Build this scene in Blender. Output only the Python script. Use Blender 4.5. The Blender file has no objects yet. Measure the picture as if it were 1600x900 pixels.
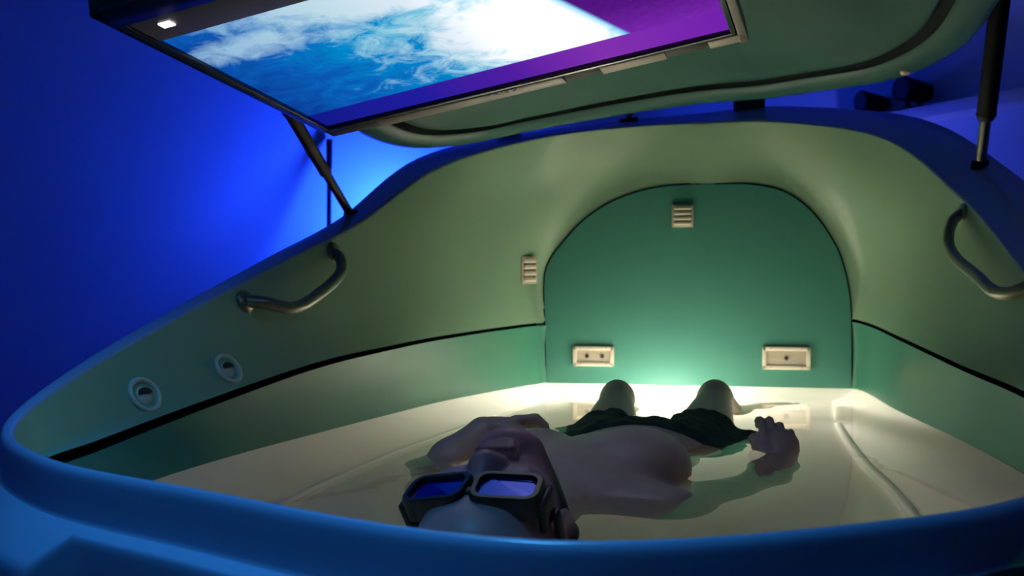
import bpy, bmesh, math, random
import numpy as np
from mathutils import Vector, Matrix

random.seed(7)
sc = bpy.context.scene
COL = sc.collection
R = math.radians

# ------------------------------------------------------------------ camera
cam_d = bpy.data.cameras.new('camera')
cam_d.lens = 1757 / 1600 * 36
cam_d.sensor_width = 36
cam_d.clip_start = 0.02
cam = bpy.data.objects.new('camera', cam_d)
COL.objects.link(cam)
cam.location = (0.108, 0, 0.80)
cam.rotation_euler = (R(90 - 0.652), 0, R(11.3))
cam_d.dof.use_dof = True
cam_d.dof.focus_distance = 1.62
cam_d.dof.aperture_fstop = 7.0
sc.camera = cam

# ------------------------------------------------------------------ world, exposure
w = bpy.data.worlds.new('world')
sc.world = w
w.use_nodes = True
w.node_tree.nodes['Background'].inputs[0].default_value = (0.0, 0.01, 0.06, 1)
w.node_tree.nodes['Background'].inputs[1].default_value = 0.15
vs = sc.view_settings
vs.view_transform = 'Standard'
vs.look = 'None'
vs.gamma = 1
vs.use_curve_mapping = False
vs.exposure = 0.0
sc.cycles.use_denoising = True
sc.cycles.max_bounces = 10
sc.cycles.diffuse_bounces = 5
sc.cycles.transmission_bounces = 8
sc.cycles.glossy_bounces = 4
sc.cycles.sample_clamp_indirect = 4.0

POOL_W = 13.5          # pool light
FLOOD_W = 24.0         # blue floodlight by the left wall
FLOOD2_W = 3.2        # blue floodlight by the right wall
CEIL_W = 8.5          # blue ceiling panel
SCREEN = 1.0

# ------------------------------------------------------------------ helpers
def mat(name, col, rough=0.5, noise=0.0, scale=6.0, metal=0.0, coat=0.0, bump=0.0, bscale=40.0, spec=0.5):
    m = bpy.data.materials.new(name)
    m.use_nodes = True
    nt = m.node_tree
    b = nt.nodes['Principled BSDF']
    b.inputs['Roughness'].default_value = rough
    b.inputs['Metallic'].default_value = metal
    b.inputs['Coat Weight'].default_value = coat
    b.inputs['Coat Roughness'].default_value = 0.12
    b.inputs['Specular IOR Level'].default_value = spec
    tc = nt.nodes.new('ShaderNodeTexCoord')
    nz = nt.nodes.new('ShaderNodeTexNoise')
    nz.inputs['Scale'].default_value = scale
    nz.inputs['Detail'].default_value = 5
    nt.links.new(tc.outputs['Object'], nz.inputs['Vector'])
    rp = nt.nodes.new('ShaderNodeValToRGB')
    lo = [max(0, c * (1 - noise)) for c in col]
    hi = [min(1, c * (1 + noise)) for c in col]
    rp.color_ramp.elements[0].position = 0.3
    rp.color_ramp.elements[1].position = 0.7
    rp.color_ramp.elements[0].color = (*lo, 1)
    rp.color_ramp.elements[1].color = (*hi, 1)
    nt.links.new(nz.outputs['Fac'], rp.inputs['Fac'])
    nt.links.new(rp.outputs['Color'], b.inputs['Base Color'])
    if bump:
        n2 = nt.nodes.new('ShaderNodeTexNoise')
        n2.inputs['Scale'].default_value = bscale
        nt.links.new(tc.outputs['Object'], n2.inputs['Vector'])
        bp = nt.nodes.new('ShaderNodeBump')
        bp.inputs['Strength'].default_value = bump
        bp.inputs['Distance'].default_value = 0.004
        nt.links.new(n2.outputs['Fac'], bp.inputs['Height'])
        nt.links.new(bp.outputs['Normal'], b.inputs['Normal'])
    return m

def emis(name, col, strength):
    m = bpy.data.materials.new(name)
    m.use_nodes = True
    b = m.node_tree.nodes['Principled BSDF']
    b.inputs['Base Color'].default_value = (*[min(1, c) for c in col], 1)
    b.inputs['Emission Color'].default_value = (*col, 1)
    b.inputs['Emission Strength'].default_value = strength
    return m

def link(name, me, m=None, parent=None, smooth=True):
    o = bpy.data.objects.new(name, me)
    COL.objects.link(o)
    if m is not None:
        me.materials.clear()
        me.materials.append(m)
    if smooth:
        for p in me.polygons:
            p.use_smooth = True
    if parent is not None:
        o.parent = parent
    return o

def mesh(name, v, f, m=None, parent=None, smooth=True):
    me = bpy.data.meshes.new(name)
    me.from_pydata([tuple(float(c) for c in x) for x in v], [], [tuple(int(i) for i in x) for x in f])
    me.update()
    return link(name, me, m, parent, smooth)

def bobj(name, bm, m=None, parent=None, smooth=True, angle=None):
    me = bpy.data.meshes.new(name)
    bmesh.ops.recalc_face_normals(bm, faces=bm.faces)
    bm.to_mesh(me)
    bm.free()
    o = link(name, me, m, parent, smooth)
    if smooth and angle:
        try:
            me.set_sharp_from_angle(angle=R(angle))
        except Exception:
            pass
    return o

def tag(o, label, cat, group=None, kind=None):
    o['label'] = label
    if cat:
        o['category'] = cat
    if group:
        o['group'] = group
    if kind:
        o['kind'] = kind
    return o

def struct(o):
    o['kind'] = 'structure'
    return o

def empty(name, loc=(0, 0, 0)):
    o = bpy.data.objects.new(name, None)
    COL.objects.link(o)
    o.location = loc
    return o

def keep(o, parent):
    """parent o and keep its world place (parents here are only translated)"""
    o.parent = parent
    o.matrix_parent_inverse = Matrix.Translation(-Vector(parent.location))
    return o

def bm_box(bm, size, M=Matrix(), bevel=0.0, seg=2):
    r = bmesh.ops.create_cube(bm, size=1)
    vs_ = r['verts']
    for v in vs_:
        v.co = Vector((v.co.x * size[0], v.co.y * size[1], v.co.z * size[2]))
    if bevel:
        es = list({e for v in vs_ for e in v.link_edges})
        rb = bmesh.ops.bevel(bm, geom=es, offset=bevel, segments=seg, affect='EDGES', profile=0.5)
        vs_ = list({v for f in rb['faces'] for v in f.verts} | {v for v in vs_ if v.is_valid})
    bmesh.ops.transform(bm, matrix=M, verts=[v for v in vs_ if v.is_valid])

def bm_cyl(bm, p0, p1, r0, r1=None, seg=20, caps=True):
    p0, p1 = Vector(p0), Vector(p1)
    r1 = r0 if r1 is None else r1
    d = p1 - p0
    M = Matrix.Translation((p0 + p1) / 2) @ d.to_track_quat('Z', 'Y').to_matrix().to_4x4()
    bmesh.ops.create_cone(bm, cap_ends=caps, segments=seg, radius1=r0, radius2=r1, depth=d.length, matrix=M)

def bm_tube(bm, pts, r, seg=10, closed=False):
    """sweep a circle along pts"""
    P = [Vector(p) for p in pts]
    n = len(P)
    rings = []
    up = Vector((0, 0, 1))
    for i in range(n):
        if closed:
            t = (P[(i + 1) % n] - P[i - 1]).normalized()
        else:
            t = (P[min(i + 1, n - 1)] - P[max(i - 1, 0)]).normalized()
        s = t.cross(up)
        if s.length < 1e-3:
            s = t.cross(Vector((0, 1, 0)))
        s.normalize()
        u = s.cross(t).normalized()
        rr = r[i] if isinstance(r, (list, tuple)) else r
        rings.append([bm.verts.new(P[i] + rr * (math.cos(a) * s + math.sin(a) * u))
                      for a in [2 * math.pi * k / seg for k in range(seg)]])
    for i in range(n if closed else n - 1):
        A, B = rings[i], rings[(i + 1) % n]
        for k in range(seg):
            bm.faces.new((A[k], A[(k + 1) % seg], B[(k + 1) % seg], B[k]))
    if not closed:
        bm.faces.new(rings[0][::-1])
        bm.faces.new(rings[-1])

def catmull(P, m=8, closed=True):
    """centripetal Catmull-Rom through P, m samples per span; spans keep their index"""
    P = np.array(P, float)
    n = len(P)
    out = []
    for i in range(n if closed else n - 1):
        if closed:
            p0, p1, p2, p3 = P[(i - 1) % n], P[i], P[(i + 1) % n], P[(i + 2) % n]
        else:
            p1, p2 = P[i], P[i + 1]
            p0 = P[i - 1] if i > 0 else 2 * p1 - p2
            p3 = P[i + 2] if i + 2 < n else 2 * p2 - p1
        k0 = max(np.linalg.norm((p1 - p0)[:3]), 1e-4) ** .5
        k1 = max(np.linalg.norm((p2 - p1)[:3]), 1e-4) ** .5
        k2 = max(np.linalg.norm((p3 - p2)[:3]), 1e-4) ** .5
        m1 = (p2 - p1) + k1 * ((p1 - p0) / k0 - (p2 - p0) / (k0 + k1))
        m2 = (p2 - p1) + k1 * ((p3 - p2) / k2 - (p3 - p1) / (k1 + k2))
        for j in range(m):
            t = j / m
            h = (2 * t ** 3 - 3 * t ** 2 + 1, t ** 3 - 2 * t ** 2 + t, -2 * t ** 3 + 3 * t ** 2, t ** 3 - t ** 2)
            out.append(h[0] * p1 + h[1] * m1 + h[2] * p2 + h[3] * m2)
    if not closed:
        out.append(P[-1])
    return np.array(out)

def loft(rings, closed=True):
    """rings: list of (n,3); returns verts, faces"""
    n = len(rings[0])
    v = np.concatenate(rings)
    f = []
    for a in range(len(rings) - 1):
        for i in range(n if closed else n - 1):
            j = (i + 1) % n
            f.append((a * n + i, a * n + j, (a + 1) * n + j, (a + 1) * n + i))
    return v, f

def plan_normals(ring, inside=(-.06, 2.0)):
    t = np.roll(ring, -1, 0) - np.roll(ring, 1, 0)
    for _ in range(3):
        t = (np.roll(t, 1, 0) + 2 * t + np.roll(t, -1, 0)) / 4
    nrm = np.stack([t[:, 1], -t[:, 0], np.zeros(len(t))], 1)
    nrm /= np.maximum(np.linalg.norm(nrm, axis=1, keepdims=True), 1e-6)
    c = ring.copy()
    c[:, 0] -= inside[0]
    c[:, 1] -= inside[1]
    if (nrm[:, :2] * c[:, :2]).sum() < 0:
        nrm = -nrm
    return nrm

# ------------------------------------------------------------------ materials
M_wall = mat('painted_plaster', (0.62, 0.66, 0.72), 0.85, 0.05, 3, bump=0.15, bscale=90)
M_floor = mat('dark_vinyl', (0.10, 0.11, 0.13), 0.5, 0.2, 8)
M_ceil = mat('ceiling_paint', (0.55, 0.55, 0.58), 0.9, 0.04, 3)
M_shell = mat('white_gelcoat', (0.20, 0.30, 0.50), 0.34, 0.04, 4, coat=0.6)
M_upper = mat('sage_gelcoat', (0.205, 0.335, 0.215), 0.28, 0.06, 3, coat=0.25, spec=0.35)
M_lower = mat('sea_green_gelcoat', (0.045, 0.18, 0.12), 0.28, 0.06, 3, coat=0.08, spec=0.25)
M_panel = mat('teal_panel', (0.052, 0.205, 0.155), 0.40, 0.05, 5, spec=0.3, bump=0.05, bscale=200)
M_liner = mat('cream_liner', (0.76, 0.75, 0.70), 0.55, 0.04, 5)
M_rubber = mat('black_rubber', (0.008, 0.011, 0.011), 0.9, 0.2, 20, spec=0.1)
M_dark = mat('dark_metal', (0.03, 0.032, 0.035), 0.35, 0.2, 20, metal=0.6)
M_rod = mat('steel_rod', (0.45, 0.43, 0.38), 0.22, 0.1, 20, metal=1.0)
M_grip = mat('bronze_handle', (0.20, 0.21, 0.14), 0.32, 0.1, 20, metal=0.5)
M_fit = mat('ivory_plastic', (0.80, 0.74, 0.60), 0.4, 0.05, 20)
M_fit2 = mat('beige_plastic', (0.52, 0.47, 0.36), 0.5, 0.1, 20)
M_jet = mat('grey_green_plastic', (0.46, 0.52, 0.42), 0.35, 0.05, 20)
M_hole = mat('dark_hole', (0.01, 0.012, 0.01), 0.8, 0.1, 20)
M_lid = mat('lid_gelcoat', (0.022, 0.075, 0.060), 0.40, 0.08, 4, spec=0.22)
M_bezel = mat('black_gloss_plastic', (0.012, 0.012, 0.016), 0.2, 0.2, 20)
M_chin = mat('taupe_plastic', (0.26, 0.20, 0.16), 0.4, 0.1, 20)
M_mount = mat('black_bracket', (0.008, 0.008, 0.009), 0.6, 0.2, 20, spec=0.15)
M_beige = mat('tan_edge_trim', (0.62, 0.50, 0.33), 0.45, 0.08, 20)
M_print = mat('pale_print', (0.75, 0.72, 0.68), 0.5, 0.02, 20)
M_wood = mat('pale_painted_wood', (0.75, 0.68, 0.68), 0.6, 0.08, 12)

# ------------------------------------------------------------------ the room (its walls stand askew to the tank)
K = Vector((-0.32, 4.70, 0))
A = Vector((0.568, -0.823, 0)).normalized()     # along the right wall
Bv = Vector((-0.823, -0.568, 0)).normalized()   # along the left wall
LA, LB, HZ = 6.0, 4.6, 2.6
def quad_slab(name, p, q, r, s, thick, m):
    n = (Vector(q) - Vector(p)).cross(Vector(s) - Vector(p)).normalized() * thick
    P = [Vector(x) for x in (p, q, r, s)]
    v = P + [x - n for x in P]
    f = [(0, 1, 2, 3), (7, 6, 5, 4), (0, 4, 5, 1), (1, 5, 6, 2), (2, 6, 7, 3), (3, 7, 4, 0)]
    return struct(mesh(name, v, f, m, None, False))
Z = Vector((0, 0, HZ))
c00, c10, c11, c01 = K, K + A * LA, K + A * LA + Bv * LB, K + Bv * LB
quad_slab('floor', c00, c01, c11, c10, 0.1, M_floor)
quad_slab('ceiling', c00 + Z, c10 + Z, c11 + Z, c01 + Z, 0.1, M_ceil)
quad_slab('wall_right', c00, c10, c10 + Z, c00 + Z, 0.1, M_wall)
quad_slab('wall_left', c01, c00, c00 + Z, c01 + Z, 0.1, M_wall)
quad_slab('wall_front', c10, c11, c11 + Z, c10 + Z, 0.1, M_wall)
quad_slab('wall_back', c11, c01, c01 + Z, c11 + Z, 0.1, M_wall)

# ------------------------------------------------------------------ the float tank
tank = empty('float_tank', (-.06, 2.0, 0))
tag(tank, 'large float tank with blue rim, green inside walls and raised lid', 'float tank')
WZ = 0.50
MS = 8
W_ = [(0, 3.0945), (-.405, 3.0945), (-.432, 3.05), (-.572, 2.618), (-.625, 2.33), (-.672, 2.035), (-.716, 1.72), (-.728, 1.484),
      (-.70, 1.29), (-.56, 1.10), (-.34, .97), (-.03, .905), (.22, .97), (.38, 1.09), (.50, 1.32), (.535, 1.6), (.53, 1.9),
      (.505, 2.2), (.457, 2.626), (.425, 3.05), (.404, 3.0945)]
S_ = [(0, 3.0945, .668), (-.408, 3.0945, .66), (-.434, 3.055, .66), (-.571, 2.615, .648), (-.63, 2.33, .637), (-.682, 2.05, .621),
      (-.742, 1.70, .582), (-.785, 1.46, .549), (-.76, 1.28, .545), (-.60, 1.08, .535), (-.36, .945, .533), (-.03, .865, .533),
      (.23, .945, .535), (.40, 1.07, .54), (.53, 1.31, .56), (.56, 1.6, .585), (.56, 1.93, .603), (.525, 2.25, .62),
      (.478, 2.66, .648), (.43, 3.055, .672), (.405, 3.0945, .676)]
R_ = [(.03, 3.048, 1.204), (-.152, 3.040, 1.199), (-.37, 2.95, 1.168), (-.59, 2.627, 1.059), (-.70, 2.337, .909), (-.757, 2.04, .818),
      (-.805, 1.777, .737), (-.835, 1.52, .660), (-.805, 1.305, .608), (-.62, 1.085, .601), (-.383, .954, .600), (-.03, .815, .600),
      (.225, .935, .600), (.365, 1.072, .600), (.52, 1.3, .612), (.60, 1.6, .655), (.625, 1.9, .72), (.62, 2.186, .80),
      (.59, 2.625, .969), (.45, 2.95, 1.148), (.19, 3.035, 1.202)]
NS = len(S_)
S_ = np.array(S_); R_ = np.array(R_)
W3 = np.array([(x, y, WZ) for x, y in W_])
ringW, ringS, ringR = catmull(W3, MS), catmull(S_, MS), catmull(R_, MS)
nW, nS, nR = plan_normals(ringW), plan_normals(ringS), plan_normals(ringR)
def stat(vals):
    a = np.array(vals, float)
    return catmull(np.stack([a, np.arange(NS) * 0.0, a * 0], 1) + np.stack([np.zeros(NS), np.cos(np.arange(NS) / NS * 6.283), np.sin(np.arange(NS) / NS * 6.283)], 1), MS)[:, 0]
gap = stat([.008, .008, .008, .009, .010, .012, .014, .016, .016, .016, .016, .016, .016, .016, .014, .012, .011, .010, .009, .008, .008])
ringT = ringS + np.stack([gap * 0, gap * 0, gap], 1)

# inner upper wall: five levels between seam and rim, rounder towards the top
lev = []
for t in (0, .25, .5, .75, 1):
    L = S_ * (1 - t) + R_ * t
    nn = plan_normals(L)
    bul = .035 * math.sin(math.pi * t) * (R_[:, 2:3] - S_[:, 2:3])
    L = L + nn * bul
    for i, sgn in ((1, -1), (20, 1)):
        L[i, 0] = sgn * {0: .408, .25: .422, .5: .356, .75: .25, 1: .17}[t]
        L[i, 1] = {0: 3.0945, .25: 3.0945, .5: 3.0945, .75: 3.088, 1: 3.04}[t]
    for i, sgn in ((2, -1), (19, 1)):
        L[i, 0] = sgn * {0: .431, .25: .465, .5: .475, .75: .45, 1: .39}[t]
        L[i, 1] = {0: 3.055, .25: 3.01, .5: 2.97, .75: 2.965, 1: 2.95}[t]
    L[0, 1] = {0: 3.0945, .25: 3.0945, .5: 3.0945, .75: 3.09, 1: 3.048}[t]
    lev.append(catmull(L, MS))
lev[0] = ringT
lev[-1] = ringR
# refine vertically
LV = np.array(lev)
fine = []
for a in range(len(lev) - 1):
    for s in range(4):
        t = s / 4
        p0, p1, p2, p3 = LV[max(a - 1, 0)], LV[a], LV[a + 1], LV[min(a + 2, len(lev) - 1)]
        m1 = (p2 - p0) / (2 if a > 0 else 1)
        m2 = (p3 - p1) / (2 if a + 2 < len(lev) else 1)
        fine.append((2 * t ** 3 - 3 * t ** 2 + 1) * p1 + (t ** 3 - 2 * t ** 2 + t) * m1 + (-2 * t ** 3 + 3 * t ** 2) * p2 + (t ** 3 - t ** 2) * m2)
fine.append(LV[-1])
# keep the end wall flat behind the arched panel
arch_pts = np.array([(-.413, .50), (-.415, .66), (-.416, .80), (-.400, .845), (-.366, .889), (-.320, .940), (-.259, .986), (-.19, 1.018), (-.101, 1.040), (-.01, 1.046),
        (.072, 1.046), (.15, 1.043), (.223, 1.026), (.28, .990), (.323, .945), (.355, .895), (.376, .851), (.395, .78), (.403, .715), (.406, .60), (.406, .50)])
for q in fine:
    for p in q:
        if p[1] > 2.9:
            p[1] = min(p[1], 3.0945)
            zc_ = p[2]
            if zc_ < 1.05:
                xl = np.interp(zc_, arch_pts[:9, 1], arch_pts[:9, 0]) - .006
                xr = np.interp(zc_, arch_pts[11:][::-1, 1], arch_pts[11:][::-1, 0]) + .006
                if xl < p[0] < xr:
                    p[1] = 3.0945
v, f = loft(fine)
keep(mesh('upper_wall', v, f, M_upper), tank)
fineW = fine

# lower wall, between the water and the seam
lowr = [ringW - nW * .0 + np.array([0, 0, -.006]), ringW * .66 + ringS * .34 + nS * .004, ringW * .33 + ringS * .67 + nS * .005, ringS]
v, f = loft(lowr)
keep(mesh('lower_wall', v, f, M_lower), tank)
# rubber seam, a recessed groove
v, f = loft([ringS, ringS + nS * .018, ringT + nS * .018, ringT])
keep(mesh('seam_gasket', v, f, M_rubber), tank)

# cream liner: submerged sides and floor, with a step and painted highlight tubes at the floor edge
FL = []
inset = [.02, .05, .07, .125, .13, .135, .15, .16, .15, .14, .12, .12, .12, .13, .14, .17, .175, .17, .125, .07, .05]
ins = stat(inset)[:, None]
def lin(frac, z):
    a = ringW - nW * ins * frac
    a = a.copy()
    a[:, 2] = z
    a[:, 1] = np.minimum(a[:, 1], 3.094)
    return a
liner = [lin(0, .496), lin(.12, .47), lin(.45, .38), lin(.75, .305), lin(.90, .286), lin(.965, .279), lin(1.0, .274), lin(1.02, .268), lin(1.05, .253), lin(1.08, .2505), lin(1.15, .250)]
v, f = loft(liner)
nl = len(ringW)
f = list(f) + [tuple(range(len(v) - nl, len(v)))]
tl = keep(mesh('tub_liner', v, f, M_liner), tank)
M_highlight = mat('painted_highlight_white', (.97, .96, .94), .6, .01, 20)  # white tubes stand in for the highlight along the floor edge
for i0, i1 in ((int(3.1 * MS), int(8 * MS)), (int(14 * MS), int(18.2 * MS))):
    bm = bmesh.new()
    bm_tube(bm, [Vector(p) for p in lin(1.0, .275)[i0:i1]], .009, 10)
    bobj('floor_edge_highlight', bm, M_highlight).parent = tl

# rim and outside body
wr = stat([.095, .095, .09, .07, .042, .03, .02, .012, .006, .003, .002, .002, .002, .004, .014, .045, .075, .10, .105, .10, .095])[:, None]
rise = stat([.038, .028, .016, .022, .010, .006, .004, .002, .0, .0, .0, .0, .0, .0, .004, .014, .03, .045, .055, .058, .050])
lip = stat([.04] * NS)
# the sloping shoulder under the lip is cut back along the front
sh = np.full((len(ringR), 1), .044)
kk = np.arange(len(ringR)) / MS
sh[(kk > 9.42) & (kk < 14.2)] = .016
sd = np.where(sh > .03, sh * .82, sh * .25)
zz = lambda a: np.stack([a * 0, a * 0, a], 1)
one = np.ones(len(ringR))
def rimr(o, dz):
    return ringR + nR * o + zz(dz)
def body(o, z):
    a = ringR + nR * o
    a = a.copy()
    a[:, 2] = z
    return a
top = wr + .010
rp = [ringR, rimr(.0010 * one[:, None], .003 * one), rimr(.003 * one[:, None], .0055 * one), rimr(.006 * one[:, None], .0065 * one),
      rimr(wr * .5 + .006, .0065 + rise * .5), rimr(wr + .006, .0065 + rise), rimr(wr + .0095, .0045 + rise), rimr(wr + .011, rise - .001),
      rimr(wr + .0115, rise - .006), rimr(wr + .012, rise * .8 - .022), rimr(wr + .0125, rise * .6 - .042), rimr(wr + .0130, rise * .6 - .0455), rimr(wr + .014, rise * .6 - .047)]
v, f = loft(rp)
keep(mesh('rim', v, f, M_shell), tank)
bz = ringR[:, 2] + rise * .6
ob = [rimr(wr + .014, rise * .6 - .047), rimr(wr + .016 + sh * .04, rise * .6 - .048), rimr(wr + .016 + sh * .5, rise * .6 - .048 - sd[:, 0] * .45), rimr(wr + .016 + sh * .9, rise * .6 - .048 - sd[:, 0] * .86),
      rimr(wr + .016 + sh * .98, rise * .6 - .049 - sd[:, 0]), rimr(wr + .0165 + sh, rise * .6 - .052 - sd[:, 0] * 1.05), rimr(wr + .017 + sh, rise * .6 - .058 - sd[:, 0] * 1.05), rimr(wr + .017 + sh, rise * .6 - .09 - sd[:, 0] * 1.05)]
for z_, t_ in ((.47, .018), (.36, .012), (.24, .0), (.13, -.05), (.0, -.07)):
    a = ringR + nR * (wr + sh + t_)
    a = a.copy()
    a[:, 2] = np.minimum(z_, bz - .13)
    ob.append(a)
v, f = loft(ob)
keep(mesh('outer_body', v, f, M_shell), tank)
# end panel: arched slab, with dark reveal behind it
YP = 3.092
arch = [(-.411, .497), (-.415, .66), (-.416, .80), (-.400, .845), (-.366, .889), (-.320, .940), (-.259, .986), (-.19, 1.018), (-.101, 1.040), (-.01, 1.046),
        (.072, 1.046), (.15, 1.043), (.223, 1.026), (.28, .990), (.323, .945), (.355, .895), (.376, .851), (.395, .78), (.403, .715), (.406, .60), (.406, .497)]
arch = catmull([(x, z, 0) for x, z in arch], 3, closed=False)[:, :2]
def arch_slab(name, pts, y0, y1, m):
    n = len(pts)
    v = [(x, y0, z) for x, z in pts] + [(x, y1, z) for x, z in pts]
    f = [tuple(range(n)), tuple(range(2 * n - 1, n - 1, -1))]
    f += [(i, n + i, n + (i + 1) % n, (i + 1) % n) for i in range(n)]
    return mesh(name, v, f, m, None, False)
keep(arch_slab('end_panel', arch, YP, 3.12, M_panel), tank)
ca = np.array([0, .5])
reveal = ca + (arch - ca) * np.array([1.010, 1.007])
reveal[:, 1] = np.maximum(reveal[:, 1], .498)
keep(arch_slab('panel_reveal', reveal, YP + .0012, 3.13, M_rubber), tank)

# louvre vents
def vent(x, z, y, wd, ht, nsl, rotz):
    M = Matrix.Translation((x, y, z)) @ Matrix.Rotation(rotz, 4, 'Z')
    bm = bmesh.new()
    t = .006
    for s in (-1, 1):
        bm_box(bm, (t, .014, ht), M @ Matrix.Translation((s * (wd / 2 - t / 2), 0, 0)), .002)
        bm_box(bm, (wd, .014, t), M @ Matrix.Translation((0, 0, s * (ht / 2 - t / 2))), .002)
    bm_box(bm, (wd * .96, .004, ht * .96), M @ Matrix.Translation((0, .005, 0)))
    fr = keep(bobj('vent_grille', bm, M_fit2, None, True, 40), tank)
    for k in range(nsl):
        zc = -ht / 2 + (k + .5 + .15) * ht / (nsl + .3)
        bm = bmesh.new()
        bm_box(bm, (wd - 2 * t, .010, ht / nsl * .62), M @ Matrix.Translation((0, -.006, zc)) @ Matrix.Rotation(R(-18), 4, 'X'), .0025)
        s = bobj('slat', bm, M_fit, None, True, 40)
        s.parent = fr
    return fr
vent(-.036, .961, YP - .004, .058, .060, 4, 0)
vent(-.452, .814, 3.028, .055, .074, 4, R(52))

# service plates: two on the end panel
def plate(x0, x1, z0, z1, holes):
    cx, cz = (x0 + x1) / 2, (z0 + z1) / 2
    wd, ht = x1 - x0, z1 - z0
    bm = bmesh.new()
    t = .011
    y = YP - .004
    for s in (-1, 1):
        bm_box(bm, (t, .014, ht), Matrix.Translation((cx + s * (wd / 2 - t / 2), y, cz)), .003)
        bm_box(bm, (wd, .014, t), Matrix.Translation((cx, y, cz + s * (ht / 2 - t / 2))), .003)
    fr = keep(bobj('service_plate', bm, M_fit, None, True, 40), tank)
    bm = bmesh.new()
    bm_box(bm, (wd - 2 * t + .002, .008, ht - 2 * t + .002), Matrix.Translation((cx, y + .003, cz)), .001)
    ins_ = bobj('plate_insert', bm, M_fit2, None, True, 40)
    ins_.parent = fr
    for hx in holes:
        bm = bmesh.new()
        bm_cyl(bm, (cx + hx, y + .001, cz), (cx + hx, y - .004, cz), .0065, .005, 16)
        h = bobj('socket', bm, M_hole, None, True, 40)
        h.parent = fr
    for sx in (-1, 1):
        for sz in (-1, 1):
            bm = bmesh.new()
            bm_cyl(bm, (cx + sx * wd * .32, y - .006, cz + sz * (ht / 2 - t / 2)), (cx + sx * wd * .32, y - .009, cz + sz * (ht / 2 - t / 2)), .0022, seg=10)
            h = bobj('screw', bm, M_fit2, None, True, 40)
            h.parent = fr
plate(-.336, -.223, .549, .604, (-.018, .024))
plate(.176, .301, .548, .609, (0.0,))

# round jets on the inside wall
def wall_pt(x_guess_side, y, z):
    """nearest point of the upper wall to (y, z) on one side, with its normal into the tub"""
    best = None
    for r in range(len(fineW) - 1):
        for i in range(len(ringR)):
            p = fineW[r][i]
            if (p[0] < -.06) != (x_guess_side < 0):
                continue
            d = (p[1] - y) ** 2 + (p[2] - z) ** 2
            if best is None or d < best[0]:
                best = (d, r, i)
    _, r, i = best
    r = max(r, 1)
    n = len(ringR)
    a = Vector(fineW[r][(i + 1) % n]) - Vector(fineW[r][i - 1])
    b = Vector(fineW[r + 1][i]) - Vector(fineW[r - 1][i])
    nn = a.cross(b).normalized()
    if (Vector((-.06, 2.0, .7)) - Vector(fineW[r][i])).dot(nn) < 0:
        nn = -nn
    p = Vector(fineW[r][i])
    # slide in the tangent plane to the wanted y, z
    q = Vector((p.x, y, z))
    q.x = p.x - (nn.y * (y - p.y) + nn.z * (z - p.z)) / nn.x
    return q, nn, a.normalized(), b.normalized()
def jet(y, z, r):
    p, n, a, b = wall_pt(-1, y, z)
    bm = bmesh.new()
    q = n.to_track_quat('Z', 'Y').to_matrix().to_4x4()
    M = Matrix.Translation(p) @ q
    prof = [(r * 1.0, -.004), (r * 1.0, .003), (r * .94, .006), (r * .80, .006), (r * .74, .003), (r * .70, -.004), (r * .55, -.003), (r * .45, .002), (.0005, .003)]
    rings = []
    for rr, h in prof:
        rings.append([bm.verts.new(M @ Vector((rr * math.cos(2 * math.pi * k / 32), rr * math.sin(2 * math.pi * k / 32), h))) for k in range(32)])
    for u, w_ in zip(rings[:-1], rings[1:]):
        for k in range(32):
            bm.faces.new((u[k], u[(k + 1) % 32], w_[(k + 1) % 32], w_[k]))
    j = keep(bobj('water_jet', bm, M_jet), tank)
    bm = bmesh.new()
    c = M.inverted() @ (p + Vector((0, 0, 1)))
    up_ = Vector((c.x, c.y, 0)).normalized()
    side = Vector((-up_.y, up_.x, 0))
    pts = []
    for k in range(15):
        an = math.pi * (k / 14)
        pts.append(M @ (side * math.cos(an) * r * .48 + up_ * (math.sin(an) * r * .34 + r * .04) + Vector((0, 0, .0052))))
    vs_ = [bm.verts.new(x) for x in pts]
    bm.faces.new(vs_)
    h = bobj('jet_opening', bm, M_hole, None, False)
    h.parent = j
jet(1.80, .638, .030)
jet(1.60, .613, .031)

# grab handles
def handle(side, pts, rad):
    P = []
    for (y, z, off) in pts:
        p, n, a, b = wall_pt(side, y, z)
        P.append(p + n * off)
    C_ = catmull([tuple(x) for x in P], 6, closed=False)
    bm = bmesh.new()
    bm_tube(bm, C_, rad, 12)
    h = keep(bobj('grab_handle', bm, M_grip), tank)
    for e in (P[0], P[-1]):
        p, n, a, b = wall_pt(side, e.y, e.z)
        bm = bmesh.new()
        bm_cyl(bm, p - n * .002, p + n * .006, rad * 1.9, rad * 1.6, 20)
        c = bobj('handle_foot', bm, M_grip)
        c.parent = h
handle(-1, [(1.915, .752, .0), (1.94, .742, .022), (1.985, .727, .035), (2.02, .730, .037), (2.10, .757, .037), (2.17, .785, .035), (2.205, .808, .030), (2.225, .832, .018), (2.232, .848, .0)], .012)
handle(1, [(2.60, .935, .0), (2.59, .915, .02), (2.555, .872, .035), (2.50, .835, .037), (2.30, .783, .037), (2.19, .757, .036), (2.14, .757, .03), (2.10, .775, .016), (2.09, .785, .0)], .012)

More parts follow.
